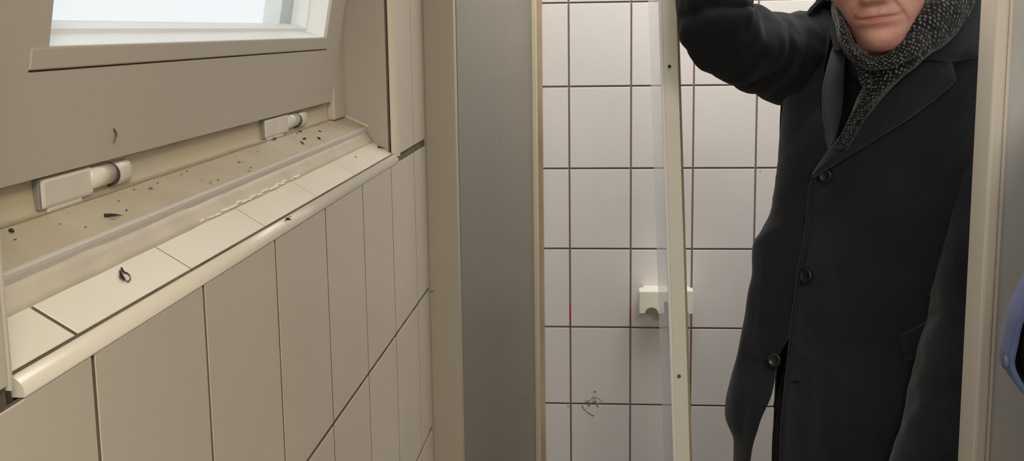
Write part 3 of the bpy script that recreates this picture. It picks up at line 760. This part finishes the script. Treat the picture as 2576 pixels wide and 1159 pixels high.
for sgn in (-1, 1):
    pts = [HT @ Vector((sgn*x, -y, h)) for x, y, h in ((.012, .100, .138), (.030, .100, .143), (.048, .086, .138))]
    sweep('eyebrow', pts, [.003, .004, .002], 'hair', person, n=12, seg=8)
    bm = bmesh.new(); bmesh.ops.create_uvsphere(bm, u_segments=20, v_segments=14, radius=.0118, matrix=Matrix.Translation(HT @ Vector((sgn*.032, -.0760, .117)))); eo = from_bm('eye', bm, 'eye', person, True)
    bm = bmesh.new(); bmesh.ops.create_uvsphere(bm, u_segments=16, v_segments=10, radius=.0055, matrix=Matrix.Translation(HT @ Vector((sgn*.0315, -.0832, .1165)))); from_bm('iris', bm, 'black', eo, True)

# coat geometry ----------------------------------------------------
def px_tab(pts, Y):
    """pixel outline (x, y) at depth Y -> table (z, X) sorted by z"""
    t = []
    for x, y in pts:
        p = atY(x, y, Y); t.append((p.z, p.x))
    return sorted(t)
ZT, ZH = .075, -1.12
A_TAB = [(ZH, .265, .530, .185), (-.90, .255, .527, .182), (-.60, .250, .527, .178), (-.40, .245, .530, .172), (-.25, .246, .532, .168), (-.13, .245, .531, .160),
         (-.07, .235, .532, .150), (-.02, .212, .535, .135), (.02, .180, .530, .118), (.05, .145, .522, .100), (.075, .110, .515, .085), (.10, .09, .51, .08)]
def torso(z): return lerp_tab(A_TAB, z)     # a, xc, b
def front(X, z, off=0):
    a, xc, b = torso(z); a += off; b += off
    q = max(0, 1-abs((X-xc)/a)**2.3); y = TYc-b*q**.5
    return y
def folds(X, z):
    up_ = max(0, min(1, (z+.55)/.25)); q_ = (.80*X-.60*z)*up_+X*(1-up_); r_ = (.6*X+.8*z)*up_+z*(1-up_)
    return .0075*noise.noise(Vector((q_*17, r_*2.6, 11)))+.0035*noise.noise(Vector((q_*38, r_*5, 21)))+.0050*noise.noise(Vector((X*8+z*3.0, z*2.0, 4)))+.0040*noise.noise(Vector((X*17+z*5, z*4, 8)))+.008*noise.noise(Vector((X*3.5+z, z*3.5, 1)))
def on_coat(x, y, off=0):
    Y = 1.76
    for _ in range(25):
        p = atY(x, y, Y); Yn = front(p.x, p.z, off)+folds(p.x, p.z); Y += .6*(Yn-Y)
    return atY(x, y, Y)
def nrm_coat(x, y):
    a, b, c = on_coat(x, y), on_coat(x+6, y), on_coat(x, y+6); n = (c-a).cross(b-a).normalized()
    return n if n.y < 0 else -n
coat = None
# over-panel edge and roll line (image) -> X at given z
edge_px = [(2440,-12), (2400,35), (2330,112), (2290,150), (2245,190), (2200,238), (2160,282), (2130,318), (2085,372), (2052,418), (2040,440), (2033,465), (2028,520), (2022,579), (2008,654), (1995,744), (1983,859), (1975,929), (1968,994), (1960,1079), (1957,1159), (1952,1400), (1946,1720)]
etab = sorted((on_coat(x, y).z, on_coat(x, y).x) for x, y in edge_px)
def shell_pt(z, phi, off=0):
    """phi 0 = front, + to image right"""
    a, xc, b = torso(z); a += off; b += off
    s, c = math.sin(phi), math.cos(phi); e = 2/2.3
    X = xc+a*math.copysign(abs(s)**e, s); y = -b*abs(c)**(1/2*2) if False else None
    q = max(0, 1-abs((X-xc)/a)**2.3); yy = b*q**.5
    Y = TYc-yy if c >= 0 else TYc+yy*.8
    return Vector((X, Y+(folds(X, z) if c > 0 else 0), z))
def phi_of(X, z):
    a, xc, b = torso(z); r = max(-1, min(1, (X-xc)/a)); return math.asin(math.copysign(abs(r)**(2.3/2), r))
def main_fn(u, v):
    z = ZT+(ZH-ZT)*v
    p0 = phi_of(lerp_tab(etab, z)[0], z)
    end = 1.5*PI if z > -.45 else 1.5*PI-min(1, (-.45-z)/.12)*.42
    ph = p0+(end-p0)*u**1.0
    P = shell_pt(z, ph)
    # rolled front edge: turn under slightly
    if u < .004: P += Vector((.0015, .004, 0))
    return P
coat_root = empty('coat', (TX, TYc, ZH)); 
coat = grid_sheet('coat', main_fn, 220, 150, 'coat', person, .005, offset=1)
bpy.data.objects.remove(coat_root)
coat.name = 'coat'
# right front panel (image left), flaring away at the bottom
flap_sil = px_tab([(2071,0), (2045,22), (2027,49), (2003,100), (1988,160), (1976,259), (1968,350), (1963,420), (1955,480), (1945,540), (1920,585), (1903,612), (1899,650), (1899,690), (1888,739), (1880,804), (1863,889), (1845,949), (1833,1004), (1832,1049), (1843,1078), (1852,1100), (1855,1159), (1850,1400), (1842,1720)], 1.875)
flap_in = px_tab([(2125,-10), (2118,30), (2112,80), (2098,130), (2085,180), (2077,240), (2074,290), (2080,340), (2090,372), (2078,420), (2065,460), (2055,560), (2045,654), (2030,744), (2015,820), (1992,870), (1969,922), (1955,975), (1940,1025), (1915,1085), (1898,1159), (1880,1400), (1868,1720)], 1.80)
def flap_fn(u, v):
    z = ZT+(ZH-ZT)*v
    Xi, Xs = lerp_tab(flap_in, z)[0], lerp_tab(flap_sil, z)[0]
    # depth at inner edge: just behind the over-panel
    lo = max(0, min(1, (-.36-z)/.25))
    yi = front(max(Xi, Xs+.02), z)+folds(Xi, z)+.009
    yi = yi*(1-lo)+(1.835)*lo if Xi < .31 else yi
    t = u*1.35
    if t <= 1:
        s = math.sin(t*PI/2); X = Xi+(Xs-Xi)*s; c = math.cos(t*PI/2)
        Y = 1.875+(yi-1.875)*c**.9
    else:
        X = Xs+(t-1)/.35*min(.07, (Xi-Xs)*.45); Y = 1.875+(t-1)*.22
    wv = .0035*math.sin(z*31+X*50)*max(0, min(1, (-.2-z)*4))
    return Vector((X, Y+folds(X*1.7+3, z*1.5)+wv*.6, z))
grid_sheet('front_panel', flap_fn, 70, 170, 'coat', coat, .005, offset=1)
# coat inside between the panels (lining) : visible sliver left of the over-panel edge
lin = sorted((atY(x, y, 1.87).z, atY(x, y, 1.87).x) for x, y in ((1985,850), (1972,925), (1958,975), (1946,1020), (1953,1036), (1946,1070), (1943,1110), (1942,1159), (1940,1400), (1936,1700)))
def lin_fn(u, v):
    z0_, z1_ = lin[-1][0], ZH; z = z0_+(z1_-z0_)*v
    return Vector((lerp_tab(lin, z)[0]+u*.09, 1.87-u*.03, z))
grid_sheet('lining', lin_fn, 6, 90, 'lining', coat, .003)

# generic patch on the coat from image outlines (two polylines: inner and outer), raised off the cloth
def patch(name, A, B, off0, off1, mats, par, nu=10, nv=60, thick=.0035, puff=.004, fn=on_coat):
    def f(u, v):
        a, b = cr(A, v), cr(B, v); x, y = a[0]+(b[0]-a[0])*u, a[1]+(b[1]-a[1])*u
        return fn(x, y, off0+(off1-off0)*u+puff*math.sin(u*PI))
    return grid_sheet(name, f, nu, nv, mats, par, thick, offset=0)
# lapel (image right): from break up to the notch
patch('lapel', [(2045,437), (2085,378), (2135,318), (2192,250), (2250,192), (2318,128)], [(2046,446), (2110,408), (2200,352), (2300,288), (2370,235), (2404,203)], .012, .011, 'coat', coat, 24, 60, .003, .006)
patch('lapel_tip', [(2318,128), (2330,120), (2345,112)], [(2404,203), (2398,178), (2391,152)], .012, .011, 'coat', coat, 24, 14, .003, .006)
patch('collar', [(2290,148), (2330,112), (2370,68), (2402,32), (2432,-10)], [(2393,153), (2440,146), (2463,136), (2482,88), (2512,-8)], .018, .014, 'coat', coat, 24, 50, .0035, .010)
# under-side lapel (image left)
def on_flap(x, y, off=0):
    p = atY(x, y, front(atY(x, y, 1.82).x, atY(x, y, 1.82).z)+.006-off); return p
patch('lapel', [(2086,385), (2075,340), (2069,280), (2072,215), (2090,140), (2106,90), (2112,40)], [(2100,350), (2112,300), (2120,240), (2122,190), (2124,140), (2128,100), (2122,50)], .002, .020, 'coat', coat, 16, 60, .003, .005, fn=on_flap)
patch('collar', [(2045,-20), (2062,20), (2078,60), (2094,100), (2098,125)], [(2120,-20), (2122,20), (2122,55), (2124,90), (2124,130)], .016, .030, 'coat_shaded', coat, 20, 40, .003, .012, fn=on_flap)
# stitched edge of the over-panel
patch('front_edge', [(2046,437), (2036,470), (2030,530), (2024,590), (2010,664), (1997,754), (1985,869), (1975,960), (1965,1060), (1961,1159), (1956,1350)],
      [(2054,440), (2044,474), (2037,532), (2031,590), (2017,664), (2004,754), (1992,869), (1982,960), (1972,1060), (1968,1159), (1963,1350)], .0055, .0040, 'coat', coat, 5, 160, .003, .0012)
# buttons
def button(x, y, s, par, fn=on_coat, nn=None):
    c = fn(x, y, .0055); n = nn or nrm_coat(x, y)
    R = n.to_track_quat('Z', 'Y').to_matrix().to_4x4(); T = Matrix.Translation(c)@R
    bm = bmesh.new(); prof = [(0, .0018), (.0075, .0016), (.0090, .0030), (.0118, .0038), (.0135, .0022), (.0135, -.001), (0, -.001)]
    rings = []
    for r, z in prof:
        rings.append([bm.verts.new(T @ Vector((max(r, .0002)*s*math.cos(2*PI*k/28), max(r, .0002)*s*math.sin(2*PI*k/28), z))) for k in range(28)])
    for a, b in zip(rings, rings[1:]):
        for k in range(28): bm.faces.new((a[k], a[(k+1)%28], b[(k+1)%28], b[k]))
    bm.faces.new(rings[0]); bm.faces.new(rings[-1])
    b = from_bm('button', bm, 'button', par, True)
    bm = bmesh.new()
    for dx, dy in ((.0028, .0028), (-.0028, .0028), (.0028, -.0028), (-.0028, -.0028)):
        bmesh.ops.create_cone(bm, cap_ends=True, segments=8, radius1=.0009, radius2=.0009, depth=.0006, matrix=T@Matrix.Translation((dx*s, dy*s, .0021)))
    # subdivision
    o = from_bm('button_hole', bm, 'black', b); return b
button(2077, 441, .86, coat); button(2027, 693, .98, coat)
button(1948, 905, .86, coat, fn=lambda x, y, o: atY(x, y, 1.822), nn=Vector((-.45, -.87, .1)).normalized())
# buttonhole dimple and pocket flap
patch('buttonhole', [(1992,956), (2012,958)], [(1993,960), (2012,962)], .004, .004, 'coat_shaded', coat, 3, 8, .001, .001)
patch('pocket_flap', [(2262,842), (2296,828), (2334,806)], [(2274,905), (2300,905), (2320,905)], .0045, .0030, 'coat', coat, 10, 16, .003, .001)

# sleeves
def sleeve_disp(amp, rings, ph=0, sidev=Vector((0, 0, 1)), lo=0, hi=1):
    def f(t, a, p):
        e = max(0, min(1, (t-lo)*8))*max(0, min(1, (hi-t)*8))
        w = t*rings*2*PI+ph+1.1*math.sin(a)+1.5*noise.noise(Vector((a, t*4, ph)))
        return amp*e*(abs(math.sin(w*.5))-.5)*1.5*(.35+.65*noise.noise(Vector((a*.8, t*7, 3)))**2*4) + 1.1*amp*noise.noise(Vector((p.x*20, p.y*20, p.z*14)))+.5*amp*noise.noise(p*45)
    return f
A = [(2095,165,1.97,.085), (2035,150,1.94,.084), (1975,146,1.90,.0745), (1905,128,1.855,.0650), (1850,104,1.80,.0610), (1812,72,1.775,.0610), (1796,20,1.775,.0570), (1792,-60,1.785,.053), (1776,-140,1.81,.048), (1757,-215,1.835,.043)]
slv = sweep('sleeve', [atY(x, y, Y) for x, y, Y, r in A], [r for *_, r in A], 'coat_shaded', coat, n=150, seg=64, disp=sleeve_disp(.0065, 11, lo=.15, hi=.9))
A = [(2462,60,1.915,.060), (2478,150,1.90,.078), (2488,330,1.84,.078), (2490,560,1.765,.0660), (2443,800,1.735,.0620), (2398,960,1.705,.0590), (2343,1145,1.67,.0550), (2312,1240,1.655,.052)]
sweep('sleeve', [atY(x, y, Y) for x, y, Y, r in A], [r for *_, r in A], 'coat', coat, n=110, seg=56, disp=sleeve_disp(.0045, 5, 1, lo=.2))
# shoulder fill between the torso and raised arm
# sweater chest inside the V
def sw_fn(u, v):
    z = .055+(-.33-.055)*v; ph = -1.35+(2.5)*u
    P = shell_pt(z, ph, -.020); return P
grid_sheet('sweater', sw_fn, 50, 40, 'sweater', person, .003)
# dark collar tube, its black standing in for shade on the neck
def neck_axis_pt(h): return HT @ Vector((0, .014, h))
sweep('neck_shade_collar', [Vector((.50, 1.93, -.15)), neck0+Vector((-.004, .0, -.01)), HT @ Vector((0, .048, -.048)), HT @ Vector((0, .030, -.028)), HT @ Vector((0, .016, -.012))], [(.050,.050), (.062,.054), (.064,.058), (.058,.062), (.048,.058)], 'sweater', person, n=50, seg=40, cap=False)
# scarf: a loop round the neck and tails tucked into the coat
def W(x, y, Y): return atY(x, y, Y)
S1 = [W(2345,-60,1.90), W(2240,-95,2.0), W(2130,-60,1.95), W(2110,10,1.79), W(2118,62,1.735), W(2129,106,1.715), W(2158,146,1.695), W(2202,163,1.69), W(2248,149,1.695), W(2298,108,1.72), W(2352,50,1.775), W(2405,-15,1.84), W(2430,-70,1.89)]
R1 = [(.02,.03), (.02,.03), (.016,.03), (.010,.018), (.0085,.015), (.0095,.013), (.0090,.011), (.0090,.011), (.011,.014), (.016,.022), (.020,.026), (.02,.03), (.02,.03)]
def sc_disp(t, a, p): return .0022*math.sin(a*3+t*9)+.0018*noise.noise(p*45)
scarf = sweep('scarf', S1, R1, 'scarf', person, n=150, seg=36, disp=sc_disp)
S2 = [W(2450,-60,1.87), W(2408,-5,1.81), W(2358,50,1.765), W(2310,100,1.735), W(2266,150,1.720), W(2224,200,1.722), W(2185,250,1.735), W(2152,300,1.752), W(2115,372,1.775)]
R2 = [(.032,.04), (.032,.042), (.029,.038), (.024,.032), (.019,.028), (.014,.022), (.011,.018), (.008,.013), (.006,.010)]
sweep('scarf_tail', S2, R2, 'scarf', scarf, n=120, seg=36, disp=sc_disp)
S3 = [W(2165,140,1.70), W(2176,180,1.712), W(2186,215,1.722), W(2184,255,1.735), W(2160,300,1.752)]
sweep('scarf_tail', S3, [(.007,.012), (.007,.012), (.008,.013), (.008,.012), (.006,.01)], 'scarf', scarf, n=60, seg=24, disp=sc_disp)
# trousers and shoes
for (pts) in (([Vector((.46, 1.97, -.62)), Vector((.437, 1.96, -.85)), Vector((.427, 1.955, -1.08)), Vector((.42, 1.985, -1.30)), Vector((.42, 1.985, -1.49))]), ([Vector((.60, 1.97, -.62)), Vector((.625, 1.95, -.85)), Vector((.63, 1.935, -1.08)), Vector((.64, 1.975, -1.30)), Vector((.64, 1.975, -1.49))])):
    sweep('trouser_leg', pts, [.12, .098, .076, .066, .062], 'trousers', person, n=50, seg=32, disp=sleeve_disp(.004, 6))
for x in (.41, .63):
    sweep('shoe', [Vector((x+.012, 2.03, -1.500)), Vector((x+.01, 1.99, -1.498)), Vector((x, 1.90, -1.512)), Vector((x-.008, 1.82, -1.520)), Vector((x-.01, 1.765, -1.526))], [(.032,.040), (.042,.050), (.046,.036), (.048,.028), (.028,.018)], 'shoe', person, n=30, seg=24)

# --- person at the right edge: blue jacket hanging open over a dark shirt
CX, CY = .61, 1.20
H2 = Matrix.Translation((CX, CY-.005, .045))@Matrix.Rotation(.25, 4, 'Z')
V3 = lambda x, y, z: Vector((CX+x, CY+y, z))
sk2 = [(V3(0,.03,-.62), (.13,.09)), (V3(0,.03,-.40), (.11,.07)), (V3(0,.03,-.20), (.12,.07)), (V3(0,.03,-.11), (.08,.06)), (V3(0,.05,-.05), .045), (V3(0,.045,-.005), .043), (V3(0,.03,.045), .045),
       (V3(-.105,.05,-.12), .038), (V3(-.03,.165,-.37), .032), (V3(.10,.19,-.47), .025), (V3(.14,.03,-.12), .045), (V3(.215,.04,-.38), .036), (V3(.205,-.03,-.62), .026),
       (V3(-.09,.03,-.70), .08), (V3(-.09,.02,-1.1), .055), (V3(-.095,.05,-1.46), .038), (V3(-.10,-.06,-1.515), .032),
       (V3(.09,.03,-.70), .08), (V3(.09,.02,-1.1), .055), (V3(.095,.05,-1.46), .038), (V3(.10,-.06,-1.515), .032)]
hd2 = [(V3(.10,.19,-.47), Vector((.9,.05,-.25)), Vector((0,1,0)), Vector((.1,0,1)), .35), (V3(.205,-.03,-.62), Vector((-.05,-.15,-1)), Vector((-1,.1,0)), Vector((-.1,-1,.1)), .4)]
p2 = make_body('person', sk2, edg, hd2, H2, H2 @ Vector((0, .045, -.042)), Vector((0, 0, 1)))
tag(p2, 'person at the right edge, only the open front of a blue jacket in view', 'person')
js = sorted((atY(x, y, 1.2).z, atY(x, y, 1.2).x) for x, y in ((2655,480), (2625,600), (2598,690), (2572,748), (2552,790), (2538,828), (2530,870), (2523,900), (2522,925), (2536,958), (2556,988), (2580,1015), (2620,1060), (2650,1120), (2640,1300), (2620,1700)))
def girth(z, inset=0):
    """half width, half depth of the clothed trunk"""
    rx = CX-min(lerp_tab(js, z)[0]+.010, .475); ry = .125
    k = max(0, min(1, (z+.13)/.14)); k = math.sqrt(max(0, 1-k*k*.86))
    return (rx-inset)*k, (ry-inset)*(.5+.5*k)
def jack(u, v):
    z = .005+(-.74-.005)*v; rx, ry = girth(z); a = -PI+.13-u*4.3
    return Vector((CX+rx*math.cos(a), CY+.02+ry*math.sin(a), z+.003*math.sin(u*30)))+Vector((0, 0, 0))*0
jk = grid_sheet('jacket', jack, 140, 100, 'navy', p2, .006, offset=0)
def shirt(u, v):
    z = .01+(-.72-.01)*v; rx, ry = girth(z, .016); a = -2*PI*u
    return Vector((CX+rx*math.cos(a), CY+.02+ry*math.sin(a), z))
grid_sheet('shirt', shirt, 60, 60, 'maroon', p2, .003)
for pts in ([V3(-.085,.06,-.10), V3(-.070,.10,-.20), V3(-.035,.155,-.34), V3(.02,.175,-.42), V3(.08,.185,-.46)], [V3(.135,.03,-.09), V3(.18,.03,-.22), V3(.215,.04,-.38), V3(.213,.01,-.50), V3(.206,-.02,-.60)]):
    sweep('sleeve', pts, [.050, .050, .045, .041, .037], 'navy', jk, n=50, seg=32, disp=sleeve_disp(.003, 6))
cc = atY(2530, 911, 1.175); bm = bmesh.new(); bmesh.ops.create_uvsphere(bm, u_segments=20, v_segments=10, radius=1, matrix=Matrix.Translation(cc)@Matrix.Diagonal((.0042, .0040, .0075, 1))); from_bm('snap', bm, 'snap', jk, True)
for xx in (-.09, .09):
    sweep('trouser_leg', [V3(xx*.8,.02,-.60), V3(xx,.02,-.85), V3(xx,.02,-1.1), V3(xx*1.05,.05,-1.48)], [.092, .086, .07, .06], 'trousers', p2, n=40, seg=28)
    sweep('shoe', [V3(xx,.10,-1.50), V3(xx,.06,-1.50), V3(xx*1.05,-.03,-1.515), V3(xx*1.08,-.13,-1.525)], [(.032,.04), (.04,.048), (.045,.032), (.026,.018)], 'shoe', p2, n=24, seg=20)
bm = bmesh.new(); bmesh.ops.create_uvsphere(bm, u_segments=32, v_segments=20, radius=1, matrix=H2@Matrix.Translation((0, .016, .170))@Matrix.Diagonal((.083, .098, .078, 1))); from_bm('hair', bm, 'hair', p2, True)

# ------------------------------------------------------------------ light
def area(name, loc, size, power, col, target=None, sy=None):
    d = bpy.data.lights.new(name, 'AREA'); d.energy = power; d.color = col; d.size = size
    if sy: d.shape = 'RECTANGLE'; d.size_y = sy
    o = bpy.data.objects.new(name, d); C.objects.link(o); o.location = loc
    if target is not None:
        o.rotation_euler = (Vector(target)-Vector(loc)).to_track_quat('-Z', 'Y').to_euler()
    return o
area('ceiling_lamp_room', (.45, -.55, CE-.03), .6, 31, (1, .945, .86))
area('ceiling_lamp_cubicle', (.32, 2.08, CE-.03), .95, 21, (1, .97, .97))
wd = bpy.data.worlds.new('overcast'); bpy.context.scene.world = wd; wd.use_nodes = True
bg = wd.node_tree.nodes['Background']; bg.inputs[0].default_value = (.97, .99, 1, 1); bg.inputs[1].default_value = 1.12
pl = area('window_portal', (-.42, .87, .33), .9, 1, (1, 1, 1), (1, .87, .2), .9); pl.data.cycles.is_portal = True

# lift everything so that the floor is at z = 0
for o in list(C.objects):
    if o.parent is None: o.location.z += H
sc_ = bpy.context.scene
sc_.view_settings.view_transform = 'Standard'; sc_.view_settings.look = 'None'; sc_.view_settings.gamma = 1; sc_.view_settings.exposure = 0
sc_.view_settings.use_curve_mapping = False
sc_.cycles.max_bounces = 8; sc_.cycles.diffuse_bounces = 5; sc_.cycles.transparent_max_bounces = 12
